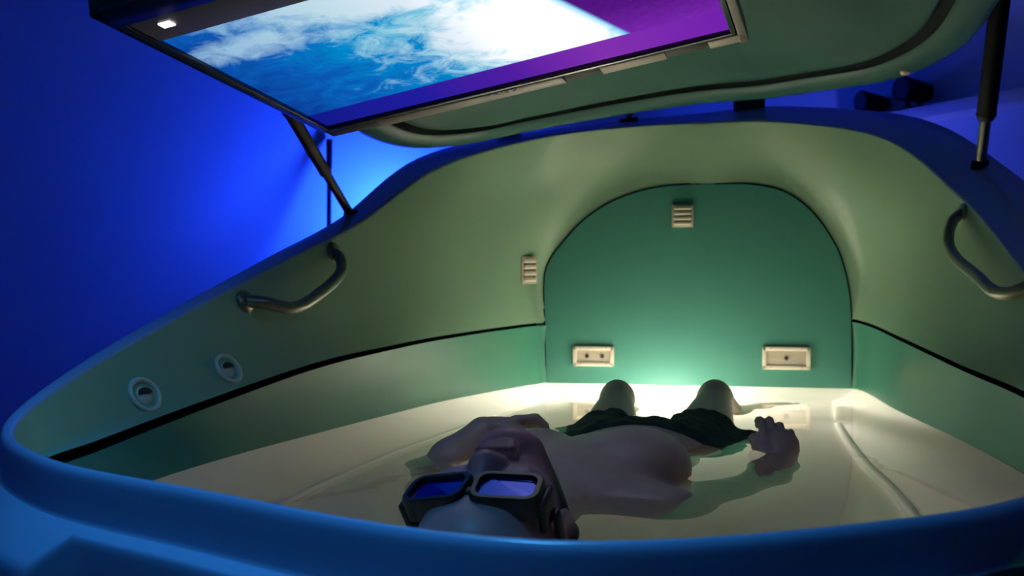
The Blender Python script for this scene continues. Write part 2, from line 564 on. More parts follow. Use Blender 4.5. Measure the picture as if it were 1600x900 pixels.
# pool light, under water on the foot end
def pool_light():
    x, z, y = -.082, .430, 3.092
    bm = bmesh.new()
    M = Matrix.Translation((x, y, z)) @ Matrix.Rotation(R(90), 4, 'X')
    prof = [(.062, -.002), (.062, .008), (.056, .013), (.046, .013), (.044, .006)]
    rings = [[bm.verts.new(M @ Vector((r * math.cos(k * math.pi / 16), r * math.sin(k * math.pi / 16), h))) for k in range(32)] for r, h in prof]
    for u, w_ in zip(rings[:-1], rings[1:]):
        for k in range(32):
            bm.faces.new((u[k], u[(k + 1) % 32], w_[(k + 1) % 32], w_[k]))
    pl = keep(bobj('pool_light', bm, M_fit), tank)
    bm = bmesh.new()
    bmesh.ops.create_uvsphere(bm, u_segments=24, v_segments=12, radius=.044, matrix=Matrix.Translation((x, y - .004, z)) @ Matrix.Diagonal((1, .5, 1, 1)))
    ln = bobj('lamp_lens', bm, emis('warm_lamp_glass', (1.0, .86, .62), 5))
    ln.parent = pl
    ld = bpy.data.lights.new('pool_lamp', 'POINT')
    ld.energy = POOL_W
    ld.color = (1.0, .93, .81)
    ld.shadow_soft_size = .04
    lo = bpy.data.objects.new('pool_lamp', ld)
    COL.objects.link(lo)
    lo.location = (x, y - .15, z - .01)
    keep(lo, tank)
pool_light()

# ------------------------------------------------------------------ lid
O_ = [(.02, 3.05, 1.258), (-.146, 3.014, 1.235), (-.32, 2.92, 1.197), (-.451, 2.799, 1.157), (-.554, 2.676, 1.119), (-.645, 2.555, 1.100), (-.70, 2.43, 1.108),
      (-.715, 2.25, 1.14), (-.70, 2.0, 1.20), (-.66, 1.6, 1.30), (-.56, 1.2, 1.39), (-.35, .95, 1.45), (-.05, .84, 1.48), (.25, .95, 1.49), (.46, 1.2, 1.485), (.57, 1.55, 1.45),
      (.605, 1.95, 1.385), (.600, 2.297, 1.328), (.580, 2.599, 1.290), (.482, 2.834, 1.272), (.30, 2.99, 1.270), (.188, 3.05, 1.267)]
ringO = catmull(O_, MS)
nO = plan_normals(ringO)
# unit normal of the lid's mouth, for "up into the lid"
U = Vector((-.165, .12, .98)).normalized()
Un = np.array(U)
def lidr(o, h):
    return ringO + nO * o + Un * h
lid_out = [lidr(-.0, 0), lidr(.006, .006), lidr(.008, .02), lidr(.004, .05)]
cO = np.array([-.06, 1.95, 1.30])
for s, h in ((.97, .12), (.90, .20), (.78, .27), (.6, .32), (.4, .345), (.2, .355), (.01, .357)):
    lid_out.append(cO + (ringO - cO) * s + Un * h)
inner_flange = [lidr(-.062, .026), lidr(-.058, .020), lidr(-.040, .009), lidr(-.012, -.001), lidr(0, 0)]
v, f = loft(inner_flange + lid_out[1:])
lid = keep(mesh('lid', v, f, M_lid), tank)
v, f = loft([lidr(-.062, .026), lidr(-.066, .050), lidr(-.078, .052), lidr(-.082, .042)])
mesh('lid_gasket', v, f, M_rubber).parent = lid
inr = [lidr(-.082, .042), lidr(-.085, .037), lidr(-.092, .036), lidr(-.105, .041), lidr(-.15, .056)]
base = lidr(-.15, .056)
for s, h in ((.85, .014), (.65, .03), (.4, .042), (.2, .048), (.01, .049)):
    inr.append(cO + (base - cO) * s + Un * h)
v, f = loft(inr)
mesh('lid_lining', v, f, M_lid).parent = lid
kb = int(18.75 * MS)
pbolt = Vector(lidr(-.022, .003)[kb])
bm = bmesh.new()
bm_cyl(bm, pbolt - U * .006, pbolt + U * .004, .011, .012, 16)
bobj('bolt_cover', bm, M_beige).parent = lid

# hinges and catch at the back
def hinge(x, z, y, wd):
    bm = bmesh.new()
    bm_box(bm, (wd, .05, .05), Matrix.Translation((x, y, z)), .006)
    h = keep(bobj('hinge', bm, M_dark, None, True, 40), tank)
    bm = bmesh.new()
    bm_cyl(bm, (x - wd * .6, y - .01, z + .022), (x + wd * .6, y - .01, z + .022), .009)
    b = bobj('hinge_pin', bm, M_dark)
    b.parent = h
hinge(-.500, 1.190, 3.00, .06)
hinge(.140, 1.268, 3.15, .085)
bm = bmesh.new()
bm_box(bm, (.05, .035, .010), Matrix.Translation((-.185, 3.12, 1.228)) @ Matrix.Rotation(R(-5), 4, 'Y'), .002)
bm_box(bm, (.016, .02, .035), Matrix.Translation((-.185, 3.12, 1.245)), .003)
ctc = keep(bobj('lid_catch', bm, M_mount, None, True, 40), tank)
bm = bmesh.new()
bm_cyl(bm, (-.185, 3.108, 1.238), (-.185, 3.100, 1.238), .005)
bobj('catch_screw', bm, M_rod).parent = ctc

# gas struts
def strut(p0, p1, rt, rr, split):
    p0, p1 = Vector(p0), Vector(p1)
    m = p0.lerp(p1, split)
    bm = bmesh.new()
    bm_cyl(bm, m, p1, rt, rt, 20)
    bm_cyl(bm, m - (p1 - p0).normalized() * .012, m, rt * .8, rt * 1.05, 20)
    s = keep(bobj('gas_strut', bm, M_mount, None, True, 50), tank)
    bm = bmesh.new()
    bm_cyl(bm, p0, m, rr, rr, 16)
    bobj('strut_rod', bm, M_rod if rr > .011 else M_mount, None, True, 50).parent = s
    bm = bmesh.new()
    bmesh.ops.create_uvsphere(bm, u_segments=16, v_segments=10, radius=rr * 1.5, matrix=Matrix.Translation(p0))
    bm_cyl(bm, p0 - Vector((0, 0, rr * 2.2)), p0 + Vector((0, 0, rr * 1.2)), rr * 1.9, rr * 1.5, 20)
    bobj('strut_socket', bm, M_mount, None, True, 40).parent = s
    bm = bmesh.new()
    bmesh.ops.create_uvsphere(bm, u_segments=16, v_segments=10, radius=rt * 1.15, matrix=Matrix.Translation(p1))
    bobj('strut_ball', bm, M_mount).parent = s
strut((-.735, 2.385, .935), (-.735, 2.035, 1.115), .0125, .0095, .45)
strut((.650, 2.72, 1.045), (.655, 2.53, 1.42), .021, .0125, .30)

# ------------------------------------------------------------------ water
wr_ = ringW + nW * .003
bm = bmesh.new()
nw = len(wr_)
cw = np.array([-.08, 2.0, WZ])
rings = []
for s in (1, .8, .6, .4, .2):
    a = cw + (wr_ - cw) * s
    a[:, 2] = WZ
    rings.append([bm.verts.new(p) for p in a])
for u, w2 in zip(rings[:-1], rings[1:]):
    for k in range(nw):
        bm.faces.new((u[k], u[(k + 1) % nw], w2[(k + 1) % nw], w2[k]))
bm.faces.new(rings[-1])
me = bpy.data.meshes.new('water')
bmesh.ops.recalc_face_normals(bm, faces=bm.faces)
bm.normal_update()
if sum(fc.normal.z for fc in bm.faces) < 0:
    bmesh.ops.reverse_faces(bm, faces=bm.faces)
bm.to_mesh(me)
bm.free()
M_water = bpy.data.materials.new('clear_salt_water')
M_water.use_nodes = True
nt = M_water.node_tree
nt.nodes.clear()
out = nt.nodes.new('ShaderNodeOutputMaterial')
gl = nt.nodes.new('ShaderNodeBsdfGlass')
gl.inputs['IOR'].default_value = 1.33
gl.inputs['Roughness'].default_value = 0.02
gl.inputs['Color'].default_value = (1.0, 0.99, 0.95, 1)
tc = nt.nodes.new('ShaderNodeTexCoord')
nz = nt.nodes.new('ShaderNodeTexNoise')
nz.inputs['Scale'].default_value = 5
nz.inputs['Detail'].default_value = 2
bp = nt.nodes.new('ShaderNodeBump')
bp.inputs['Strength'].default_value = 0.10
bp.inputs['Distance'].default_value = 0.01
nt.links.new(tc.outputs['Object'], nz.inputs['Vector'])
nt.links.new(nz.outputs['Fac'], bp.inputs['Height'])
nt.links.new(bp.outputs['Normal'], gl.inputs['Normal'])
nt.links.new(gl.outputs[0], out.inputs['Surface'])
water = link('water', me, M_water)
tag(water, 'clear still bath water lit from below in the float tank', 'water', kind='stuff')

# ------------------------------------------------------------------ monitor hung under the lid
MW, MH = .698, .492
mon = empty('monitor', (-.588, 1.853, 1.059))
RM = Matrix(((.9803, .1018, -.1695), (-.0817, .9892, .1218), (.1801, -.1055, .978)))
mon.rotation_euler = RM.to_euler()
tag(mon, 'widescreen monitor showing a cloudy blue planet, hung under the raised lid', 'monitor')
# local axes: x along the lower edge, y away (towards the foot end), z up; the picture faces -z; v runs along -y
def mbox(name, u0, u1, v0, v1, z0, z1, m, bev=.002, parent=mon):
    bm = bmesh.new()
    bm_box(bm, ((u1 - u0) * MW, (v1 - v0) * MH, z1 - z0), Matrix.Translation(((u0 + u1) / 2 * MW, -(v0 + v1) / 2 * MH, (z0 + z1) / 2)), bev)
    return bobj(name, bm, m, parent, True, 40)
bm = bmesh.new()
vs_ = [bm.verts.new((u * MW, -v_ * MH, 0)) for u, v_ in ((0, 0), (0, 1), (1, 1), (1, 0))]
bm.faces.new(vs_)
me = bpy.data.meshes.new('screen')
bm.normal_update()
bm.to_mesh(me)
bm.free()
M_scr = bpy.data.materials.new('screen_picture')
M_scr.use_nodes = True
nt = M_scr.node_tree
L = nt.links
for n in list(nt.nodes):
    nt.nodes.remove(n)
N = nt.nodes.new
out = N('ShaderNodeOutputMaterial')
tc = N('ShaderNodeTexCoord')
mp = N('ShaderNodeMapping')
mp.inputs['Scale'].default_value = (1 / MW, -1 / MH, 1)
L.new(tc.outputs['Object'], mp.inputs['Vector'])
sep = N('ShaderNodeSeparateXYZ')
L.new(mp.outputs[0], sep.inputs[0])
def mth(op, a, b=None, clamp=False):
    n = N('ShaderNodeMath')
    n.operation = op
    n.use_clamp = clamp
    for i, x in enumerate((a, b)):
        if x is None:
            continue
        if isinstance(x, (int, float)):
            n.inputs[i].default_value = x
        else:
            L.new(x, n.inputs[i])
    return n.outputs[0]
def ramp(fac, stops, interp='LINEAR'):
    r = N('ShaderNodeValToRGB')
    r.color_ramp.interpolation = interp
    e = r.color_ramp.elements
    while len(e) < len(stops):
        e.new(.5)
    for i, (p, c) in enumerate(stops):
        e[i].position = p
        e[i].color = (*c, 1)
    L.new(fac, r.inputs[0])
    return r.outputs[0]
def mix(f_, a, b):
    n = N('ShaderNodeMix')
    n.data_type = 'RGBA'
    for s, x in ((0, f_), (6, a), (7, b)):
        if isinstance(x, tuple):
            n.inputs[s].default_value = (*x, 1)
        elif isinstance(x, (int, float)):
            n.inputs[s].default_value = x
        else:
            L.new(x, n.inputs[s])
    return n.outputs[2]
u, v_ = sep.outputs[0], sep.outputs[1]
# clouds: fine and coarse noise, plus a bank of cloud towards the limb
def noise(scale, detail, dist, rough=.6, off=0.0):
    m2 = N('ShaderNodeMapping')
    m2.inputs['Scale'].default_value = (1.5, 1.0, 1)
    m2.inputs['Location'].default_value = (off, off * .7, 0)
    m2.inputs['Rotation'].default_value = (0, 0, .5)
    L.new(mp.outputs[0], m2.inputs[0])
    n = N('ShaderNodeTexNoise')
    n.inputs['Scale'].default_value = scale
    n.inputs['Detail'].default_value = detail
    n.inputs['Distortion'].default_value = dist
    n.inputs['Roughness'].default_value = rough
    L.new(m2.outputs[0], n.inputs['Vector'])
    return n.outputs['Fac']
n1 = noise(2.6, 8, .6)
n2 = noise(9, 8, .8, .65, 3.0)
def blob(cx, cy, rx, ry, rot=0.0):
    dx, dy = mth('SUBTRACT', u, cx), mth('SUBTRACT', v_, cy)
    c, s = math.cos(rot), math.sin(rot)
    ex = mth('DIVIDE', mth('ADD', mth('MULTIPLY', dx, c), mth('MULTIPLY', dy, s)), rx)
    ey = mth('DIVIDE', mth('SUBTRACT', mth('MULTIPLY', dy, c), mth('MULTIPLY', dx, s)), ry)
    d = mth('SQRT', mth('ADD', mth('MULTIPLY', ex, ex), mth('MULTIPLY', ey, ey)))
    return mth('SUBTRACT', 1, d)
bank = mth('MAXIMUM', mth('MAXIMUM', blob(.64, .46, .36, .56), blob(.40, 1.0, .34, .34)), mth('MULTIPLY', blob(.10, .82, .20, .12), .75))
lowspeck = mth('MULTIPLY', blob(.12, .25, .30, .16), .22)
cl = mth('ADD', mth('MULTIPLY', bank, .95), mth('ADD', mth('MULTIPLY', mth('SUBTRACT', n1, .5), 1.1), mth('MULTIPLY', mth('SUBTRACT', n2, .5), 1.3)))
cl = mth('ADD', cl, mth('MAXIMUM', lowspeck, 0))
clf = mth('MULTIPLY', mth('ADD', cl, .02), 1.9, True)
ocean = ramp(mth('ADD', mth('MULTIPLY', u, .9), mth('ADD', mth('MULTIPLY', mth('SUBTRACT', n2, .5), .5), mth('MULTIPLY', v_, .12))), [(0.0, (.003, .05, .33)), (.18, (.003, .11, .47)), (.34, (.0, .25, .60)), (.48, (.0, .48, .68)), (.8, (.02, .62, .80))])
cloudc = ramp(u, [(.10, (.30, .52, .72)), (.30, (.50, .70, .80)), (.45, (.72, .82, .92)), (.6, (1.25, 1.25, 1.3))])
earth = mix(clf, ocean, cloudc)
# the planet's limb, a large circle through (.716,.571) and (.799,.193)
limb = mth('SUBTRACT', mth('ADD', .838, mth('MULTIPLY', v_, -.21)), u)
lf = mth('MULTIPLY', limb, 90, True)
rimc = mth('MULTIPLY', limb, 28, True)
earth = mix(rimc, (.0, .50, .85), earth)
space = ramp(mth('ADD', mth('MULTIPLY', v_, .8), mth('MULTIPLY', noise(30, 3, 0), .16)), [(.14, (.22, .025, .50)), (.42, (.09, .008, .22)), (.9, (.03, .002, .12))])
stars = mth('MULTIPLY', mth('SUBTRACT', noise(160, 1, 0), .70), 3.0, True)
space = mix(stars, space, (.5, .35, .8))
pic = mix(lf, space, earth)
band = ramp(u, [(.02, (.006, .01, .26)), (.28, (.015, .012, .34)), (.5, (.08, .012, .36)), (.72, (.22, .03, .42)), (.98, (.17, .016, .42))])
bandf = mth('MULTIPLY', mth('SUBTRACT', mth('ADD', .150, mth('MULTIPLY', u, .045)), v_), 160, True)
pic = mix(bandf, pic, band)
em = N('ShaderNodeEmission')
L.new(pic, em.inputs['Color'])
em.inputs['Strength'].default_value = SCREEN
L.new(em.outputs[0], out.inputs['Surface'])
link('screen', me, M_scr, mon, False)
# housing: black frame, taupe top bezel, chin with the maker's word, brackets behind
bm = bmesh.new()
def fb(u0, u1, v0, v1, z0, z1):
    bm_box(bm, ((u1 - u0) * MW, (v1 - v0) * MH, z1 - z0), Matrix.Translation(((u0 + u1) / 2 * MW, -(v0 + v1) / 2 * MH, (z0 + z1) / 2)), .002)
fb(-.024, 1.012, -.032, 1.25, .001, .030)
fb(-.024, -.0, -.032, 1.25, -.007, .002)
fb(1.0, 1.012, -.032, 1.25, -.007, .002)
fb(-.024, 1.012, -.032, -.004, -.007, .002)
fb(-.024, 1.012, 1.15, 1.25, -.007, .002)
bobj('housing', bm, M_bezel, mon, True, 40)
mbox('top_bezel', 0, 1.0, 1.003, 1.149, -.004, .001, M_chin)
ch = mbox('chin', .12, .60, -.105, -.033, -.0075, .028, M_chin)
mbox('back_cover', .02, 1.03, -.115, 1.2, .030, .045, M_mount)
for (u0, u1) in ((.69, .845), (.945, 1.03)):
    mbox('trim_piece', u0, u1, -.105, -.033, -.0075, .030, M_beige)
for (u0, u1) in ((.60, .69), (.845, .945), (-.02, .12)):
    mbox('bracket_block', u0, u1, -.098, -.033, -.006, .030, M_mount)
mbox('side_trim', 1.014, 1.034, -.12, 1.2, -.0075, .032, M_chin)
cu = bpy.data.curves.new('maker_lettering', 'FONT')
cu.body = 'ASUS'
cu.size = .017
cu.align_x = 'CENTER'
cu.extrude = .0004
to = bpy.data.objects.new('maker_lettering_curve', cu)
COL.objects.link(to)
bpy.context.view_layer.update()
tm = bpy.data.meshes.new_from_object(to)
bpy.data.objects.remove(to)
lt = link('maker_lettering', tm, M_print, ch, False)
lt.location = (.450 * MW, .054 * MH, -.0080)
lt.rotation_euler = (R(180), 0, 0)
lt.rotation_euler = Matrix(((1, 0, 0), (0, -1, 0), (0, 0, -1))).to_euler()
lt.scale = (1.3, 1, 1)
bm = bmesh.new()
for (dx, dy) in ((-.0045, -.0035), (.0045, -.0035), (-.0045, .0045), (.0045, .0045)):
    bm_box(bm, (.0075, .0065, .002), Matrix.Translation((.058 * MW + dx, -1.093 * MH + dy, -.0048)))
bobj('indicator', bm, emis('white_indicator', (1, .92, .90), 2.0), mon, False)

# ------------------------------------------------------------------ things in the room
def wpt(a, b, z):
    p = K + A * a + Bv * b
    return Vector((p.x, p.y, z))
ang = math.atan2(A.y, A.x)
RZ = Matrix.Rotation(ang, 4, 'Z')
# ledge along the right wall
bm = bmesh.new()
sh0, sh1 = 1.30, 3.4
zc = 1.25
bm_box(bm, (sh1 - sh0, .10, .034), Matrix.Translation(wpt((sh0 + sh1) / 2, .05, zc - .010)) @ RZ, .003)
shelf = tag(bobj('wall_shelf', bm, M_wood, None, True, 40), 'long pale narrow shelf fixed along the blue right wall', 'shelf')

def speaker(a, w_, h_, label):
    root = empty('spotlight', wpt(a, .055, zc + .007))
    root.rotation_euler = (0, 0, ang)
    tag(root, label, 'spotlight')
    bm = bmesh.new()
    bm_box(bm, (w_ * .7, .06, .008), Matrix.Translation((0, 0, .004)), .002)
    bm_box(bm, (.012, .012, h_ * .5), Matrix.Translation((-w_ * .3, 0, h_ * .28)), .002)
    bm_box(bm, (.012, .012, h_ * .5), Matrix.Translation((w_ * .3, 0, h_ * .28)), .002)
    bobj('yoke', bm, M_mount, root, True, 40)
    bm = bmesh.new()
    bm_cyl(bm, (0, .045, h_ * .55), (0, -.045, h_ * .62), w_ * .34, w_ * .46, 24)
    bobj('lamp_can', bm, M_mount, root, True, 40)
    bm = bmesh.new()
    bm_cyl(bm, (0, -.044, h_ * .62), (0, -.047, h_ * .62), w_ * .38, w_ * .38, 24)
    bobj('lens', bm, M_dark, root, True, 40)
speaker(1.515, .065, .078, 'small dark spotlight on the wall shelf, lower than its neighbour')
speaker(1.68, .078, .095, 'larger dark spotlight on the wall shelf')

# hook bracket under the shelf
hk = empty('wall_hook', wpt(1.66, .0, zc - .027))
hk.rotation_euler = (0, 0, ang)
tag(hk, 'small dark metal hook on the wall beneath the pale shelf', 'hook')
bm = bmesh.new()
bm_box(bm, (.018, .006, .03), Matrix.Translation((0, -.003, -.018)), .001)
bobj('hook_plate', bm, M_mount, hk, True, 40)
bm = bmesh.new()
bm_tube(bm, [(0, -.004, -.02), (0, -.03, -.022), (0, -.036, -.03), (0, -.03, -.04), (0, -.02, -.042)], .003)
bobj('hook_arm', bm, M_mount, hk)

# pole leaning against the left wall
pt = wpt(.02, 1.29, 1.30)
pb = Vector((pt.x, pt.y, 0)) + Vector((.30, -.86, 0)).normalized() * .34
pb.z = 0.012
pole = empty('cleaning_pole', (pb.x, pb.y, 0))
tag(pole, 'thin dark pole with a grip leaning on the blue left wall', 'pole')
d = (pt - pb).normalized()
Lp = (pt - pb).length
bm = bmesh.new()
bm_cyl(bm, pb - Vector(pole.location), pb + d * (Lp - .10) - Vector(pole.location), .009, .009, 14)
bobj('pole_shaft', bm, M_dark, pole)
bm = bmesh.new()
bm_cyl(bm, pb + d * (Lp - .11) - Vector(pole.location), pt - Vector(pole.location), .011, .012, 14)
bobj('pole_grip', bm, M_mount, pole, True, 50)
bm = bmesh.new()
bm_cyl(bm, Vector((0, 0, 0)), Vector((0, 0, .03)), .016, .012, 14)
bobj('rubber_foot', bm, M_rubber, pole, True, 50)

# blue floodlights standing behind the tank
def flood(loc, target, energy, col, size, label):
    root = empty('floodlight', (loc[0], loc[1], 0))
    tag(root, label, 'floodlight')
    z = loc[2]
    bm = bmesh.new()
    for k in range(3):
        a = 2 * math.pi * k / 3 + .4
        bm_cyl(bm, (0, 0, .12), (.16 * math.cos(a), .16 * math.sin(a), .006), .007, .006, 10)
    bobj('tripod', bm, M_mount, root)
    bm = bmesh.new()
    bm_cyl(bm, (0, 0, .10), (0, 0, z - .03), .010, .010, 12)
    bobj('stand_pole', bm, M_mount, root)
    d = (Vector(target) - Vector(loc)).normalized()
    q = d.to_track_quat('-Z', 'Y')
    MM = Matrix.Translation((0, 0, z)) @ q.to_matrix().to_4x4()
    bm = bmesh.new()
    bm_box(bm, (size * 1.15, size * .9, .035), MM @ Matrix.Translation((0, 0, .02)), .004)
    bobj('lamp_body', bm, M_mount, root, True, 40)
    bm = bmesh.new()
    bm_box(bm, (size, size * .75, .003), MM @ Matrix.Translation((0, 0, .0)))
    bobj('lamp_glass', bm, emis('blue_led_glass', col, 6), root, False)
    ld = bpy.data.lights.new('flood_lamp', 'AREA')
    ld.shape = 'RECTANGLE'
    ld.size = size
    ld.size_y = size * .75
    ld.energy = energy
    ld.color = col
    lo = bpy.data.objects.new('flood_lamp', ld)
    COL.objects.link(lo)
    lo.parent = root
    lo.matrix_local = MM @ Matrix.Translation((0, 0, -.006))
f1 = wpt(.26, .98, .95)
flood((f1.x, f1.y, .95), tuple(wpt(0, 1.10, 1.03)), FLOOD_W, (.010, .055, 1.0), .14, 'blue floodlight on a stand behind the tank facing the left wall')
f2 = wpt(1.35, .40, .62)
flood((f2.x, f2.y, .62), tuple(wpt(1.55, 0, 1.05)), FLOOD2_W, (.08, .12, 1.0), .12, 'blue floodlight on a stand behind the tank facing the right wall')

# blue panel light on the ceiling, behind the photographer
cp = Vector((-.35, .70, HZ - .03))
cl_ = empty('ceiling_light', cp)
cl_.rotation_euler = (0, 0, ang)
tag(cl_, 'square blue panel light on the ceiling over the head end', 'ceiling light')
bm = bmesh.new()
for s in (-1, 1):
    bm_box(bm, (.04, .68, .05), Matrix.Translation((s * .32, 0, .005)), .004)
    bm_box(bm, (.68, .04, .05), Matrix.Translation((0, s * .32, .005)), .004)
bobj('lamp_frame', bm, M_fit, cl_, True, 40)
bm = bmesh.new()
bm_box(bm, (.60, .60, .01), Matrix.Translation((0, 0, .008)))
bobj('diffuser', bm, emis('blue_diffuser', (.03, .25, 1.0), .3), cl_, False)
ld = bpy.data.lights.new('ceiling_lamp', 'AREA')
ld.size = .6
ld.energy = CEIL_W
ld.color = (.07, .47, 1.0)
ld.spread = R(85)
lo = bpy.data.objects.new('ceiling_lamp', ld)
COL.objects.link(lo)
lo.parent = cl_
lo.location = (0, 0, -.002)

# ------------------------------------------------------------------ the person: one continuous surface grown from a distance field
class Field:
    def __init__(self, lo, hi, h):
        self.lo = np.array(lo, np.float32)
        self.h = h
        self.n = np.ceil((np.array(hi) - np.array(lo)) / h).astype(int) + 1
        self.D = np.full(self.n, 1.0, np.float32)
    def box(self, lo, hi):
        a = np.clip(np.floor((np.array(lo) - self.lo) / self.h).astype(int), 0, self.n - 1)
        b = np.clip(np.ceil((np.array(hi) - self.lo) / self.h).astype(int) + 1, 1, self.n)
        sl = tuple(slice(int(x), int(y)) for x, y in zip(a, b))
        ax = [self.lo[i] + self.h * np.arange(a[i], b[i], dtype=np.float32) for i in range(3)]
        return sl, np.meshgrid(*ax, indexing='ij', sparse=True)
    def add(self, fn, lo, hi, k, sub=False):
        m = k + .03
        sl, (X, Y, Zg) = self.box(np.array(lo) - m, np.array(hi) + m)
        if 0 in self.D[sl].shape:
            return
        d = fn(X, Y, Zg)
        a = self.D[sl]
        if sub:
            d = -d
            hh = np.clip(.5 - .5 * (a - d) / k, 0, 1)
            self.D[sl] = a * (1 - hh) + d * hh + k * hh * (1 - hh)
        else:
            hh = np.clip(.5 + .5 * (a - d) / k, 0, 1)
            self.D[sl] = a * (1 - hh) + d * hh - k * hh * (1 - hh)
    def cone(self, p, q, r0, r1, k=.02, sub=False):
        p, q = np.array(p, float), np.array(q, float)
        ba = q - p
        L2 = float(ba @ ba) + 1e-9
        def fn(X, Y, Z):
            t = np.clip(((X - p[0]) * ba[0] + (Y - p[1]) * ba[1] + (Z - p[2]) * ba[2]) / L2, 0, 1)
            return np.sqrt((X - p[0] - t * ba[0]) ** 2 + (Y - p[1] - t * ba[1]) ** 2 + (Z - p[2] - t * ba[2]) ** 2) - (r0 + (r1 - r0) * t)
        r = max(r0, r1)
        self.add(fn, np.minimum(p, q) - r, np.maximum(p, q) + r, k, sub)
    def ell(self, c, rad, k=.02, axes=None, sub=False):
        c = np.array(c, float)
        rad = np.array(rad, float)
        Ax = np.eye(3) if axes is None else np.array(axes, float)
        def fn(X, Y, Z):
            x, y, z = X - c[0], Y - c[1], Z - c[2]
            l = [Ax[i][0] * x + Ax[i][1] * y + Ax[i][2] * z for i in range(3)]
            k0 = np.sqrt(sum((l[i] / rad[i]) ** 2 for i in range(3)))
            k1 = np.sqrt(sum((l[i] / rad[i] ** 2) ** 2 for i in range(3))) + 1e-6
            return k0 * (k0 - 1) / k1
        r = rad.max()
        self.add(fn, c - r, c + r, k, sub)
    def polygonise(self):
        D = self.D
        n = np.array(D.shape)
        ins = D < 0
        cnt = np.zeros(n - 1, np.int8)
        for dx in (0, 1):
            for dy in (0, 1):
                for dz in (0, 1):
                    cnt += ins[dx:n[0] - 1 + dx, dy:n[1] - 1 + dy, dz:n[2] - 1 + dz]
        act = (cnt > 0) & (cnt < 8)
        idx = np.full(n - 1, -1, np.int64)
        cells = np.argwhere(act)
        idx[act] = np.arange(len(cells))
        acc = np.zeros((len(cells), 3))
        num = np.zeros(len(cells))
        cor = [(a, b, c) for a in (0, 1) for b in (0, 1) for c in (0, 1)]
        val = {c: D[cells[:, 0] + c[0], cells[:, 1] + c[1], cells[:, 2] + c[2]] for c in cor}
        for c in cor:
            for ax in range(3):
                if c[ax]:
                    continue
                e = list(c)
                e[ax] = 1
                e = tuple(e)
                va, vb = val[c], val[e]
                cr = (va < 0) != (vb < 0)
                t = np.where(cr, va / np.where(cr, va - vb, 1), 0)
                p = np.tile(np.array(c, float), (len(cells), 1))
                p[:, ax] += t
                acc += p * cr[:, None]
                num += cr
        verts = (cells + acc / num[:, None]) * self.h + self.lo
        faces = []
        for ax in range(3):
            o1, o2 = [(1, 2), (2, 0), (0, 1)][ax]
            s0 = [slice(None)] * 3
            s1 = [slice(None)] * 3
            s0[ax] = slice(0, -1)
            s1[ax] = slice(1, None)
            A0, A1 = ins[tuple(s0)], ins[tuple(s1)]
            ed = np.argwhere(A0 != A1)
            ok = (ed[:, o1] > 0) & (ed[:, o2] > 0) & (ed[:, o1] < n[o1] - 1) & (ed[:, o2] < n[o2] - 1)
            ed = ed[ok]
            flip = ~A0[ed[:, 0], ed[:, 1], ed[:, 2]]
            q = []
            for d1, d2 in ((-1, -1), (0, -1), (0, 0), (-1, 0)):
                c = ed.copy()
                c[:, o1] += d1
                c[:, o2] += d2
                q.append(idx[c[:, 0], c[:, 1], c[:, 2]])
            q = np.stack(q, 1)
            q[flip] = q[flip][:, ::-1]
            faces.append(q)
        return verts, np.concatenate(faces)

def np_mesh(name, v, f, m, parent=None):
    me = bpy.data.meshes.new(name)
    me.vertices.add(len(v))
    me.vertices.foreach_set('co', np.asarray(v, np.float32).ravel())
    me.loops.add(f.size)
    me.loops.foreach_set('vertex_index', np.asarray(f, np.int32).ravel())
    me.polygons.add(len(f))
    me.polygons.foreach_set('loop_start', np.arange(0, f.size, 4, dtype=np.int32))
    me.polygons.foreach_set('loop_total', np.full(len(f), 4, np.int32))
    me.update(calc_edges=True)
    me.validate()
    me.polygons.foreach_set('use_smooth', np.ones(len(me.polygons), bool))
    return link(name, me, m, parent, False)

def relax(v, f, it=2):
    n = len(v)
    for _ in range(it):
        s = np.zeros((n, 3))
        c = np.zeros(n)
        for a, b in ((0, 1), (1, 2), (2, 3), (3, 0)):
            np.add.at(s, f[:, a], v[f[:, b]])
            np.add.at(c, f[:, a], 1)
        v = v * .5 + .5 * s / np.maximum(c, 1)[:, None]
    return v

# head frame: x to the right, y towards the chin, z out of the face
HS = 1.05
hf = np.array([.11, .90, .40]); hf /= np.linalg.norm(hf)
hn = np.array([0, 0, 1.]) - hf * hf[2]; hn /= np.linalg.norm(hn)
hr = np.cross(hf, hn)
ra = R(-5)
hn = hn * math.cos(ra) + hr * math.sin(ra)
hr = np.cross(hf, hn)
HO = np.array([-.164, 1.255, .485])
HA = [hr, hf, hn]
def H(x, y, z):
    return HO + HS * (hr * x + hf * y + hn * z)
def chain(F, pts, rs, k=.006):
    for a, b, r0, r1 in zip(pts[:-1], pts[1:], rs[:-1], rs[1:]):
        F.cone(a, b, r0, r1, k)

F = Field((-.52, 1.08, .24), (.36, 2.98, .66), .0036)
# trunk
bx = np.array([.98, -.19, 0]); by = np.array([.19, .98, 0]); bz_ = np.array([0, 0, 1.])
BA = [bx, by, bz_]
F.ell((-.128, 1.68, .452), (.165, .175, .100), .04, BA)
F.ell((-.088, 1.89, .448), (.135, .17, .080), .05, BA)
F.ell((-.055, 2.08, .445), (.150, .12, .088), .05, BA)
F.cone((-.305, 1.60, .442), (.015, 1.545, .442), .060, .060, .05)
F.ell((-.042, 1.705, .508), (.084, .100, .062), .014, BA)
F.ell((-.200, 1.735, .500), (.070, .090, .060), .014, BA)
F.ell((-.095, 1.84, .488), (.10, .09, .045), .04, BA)
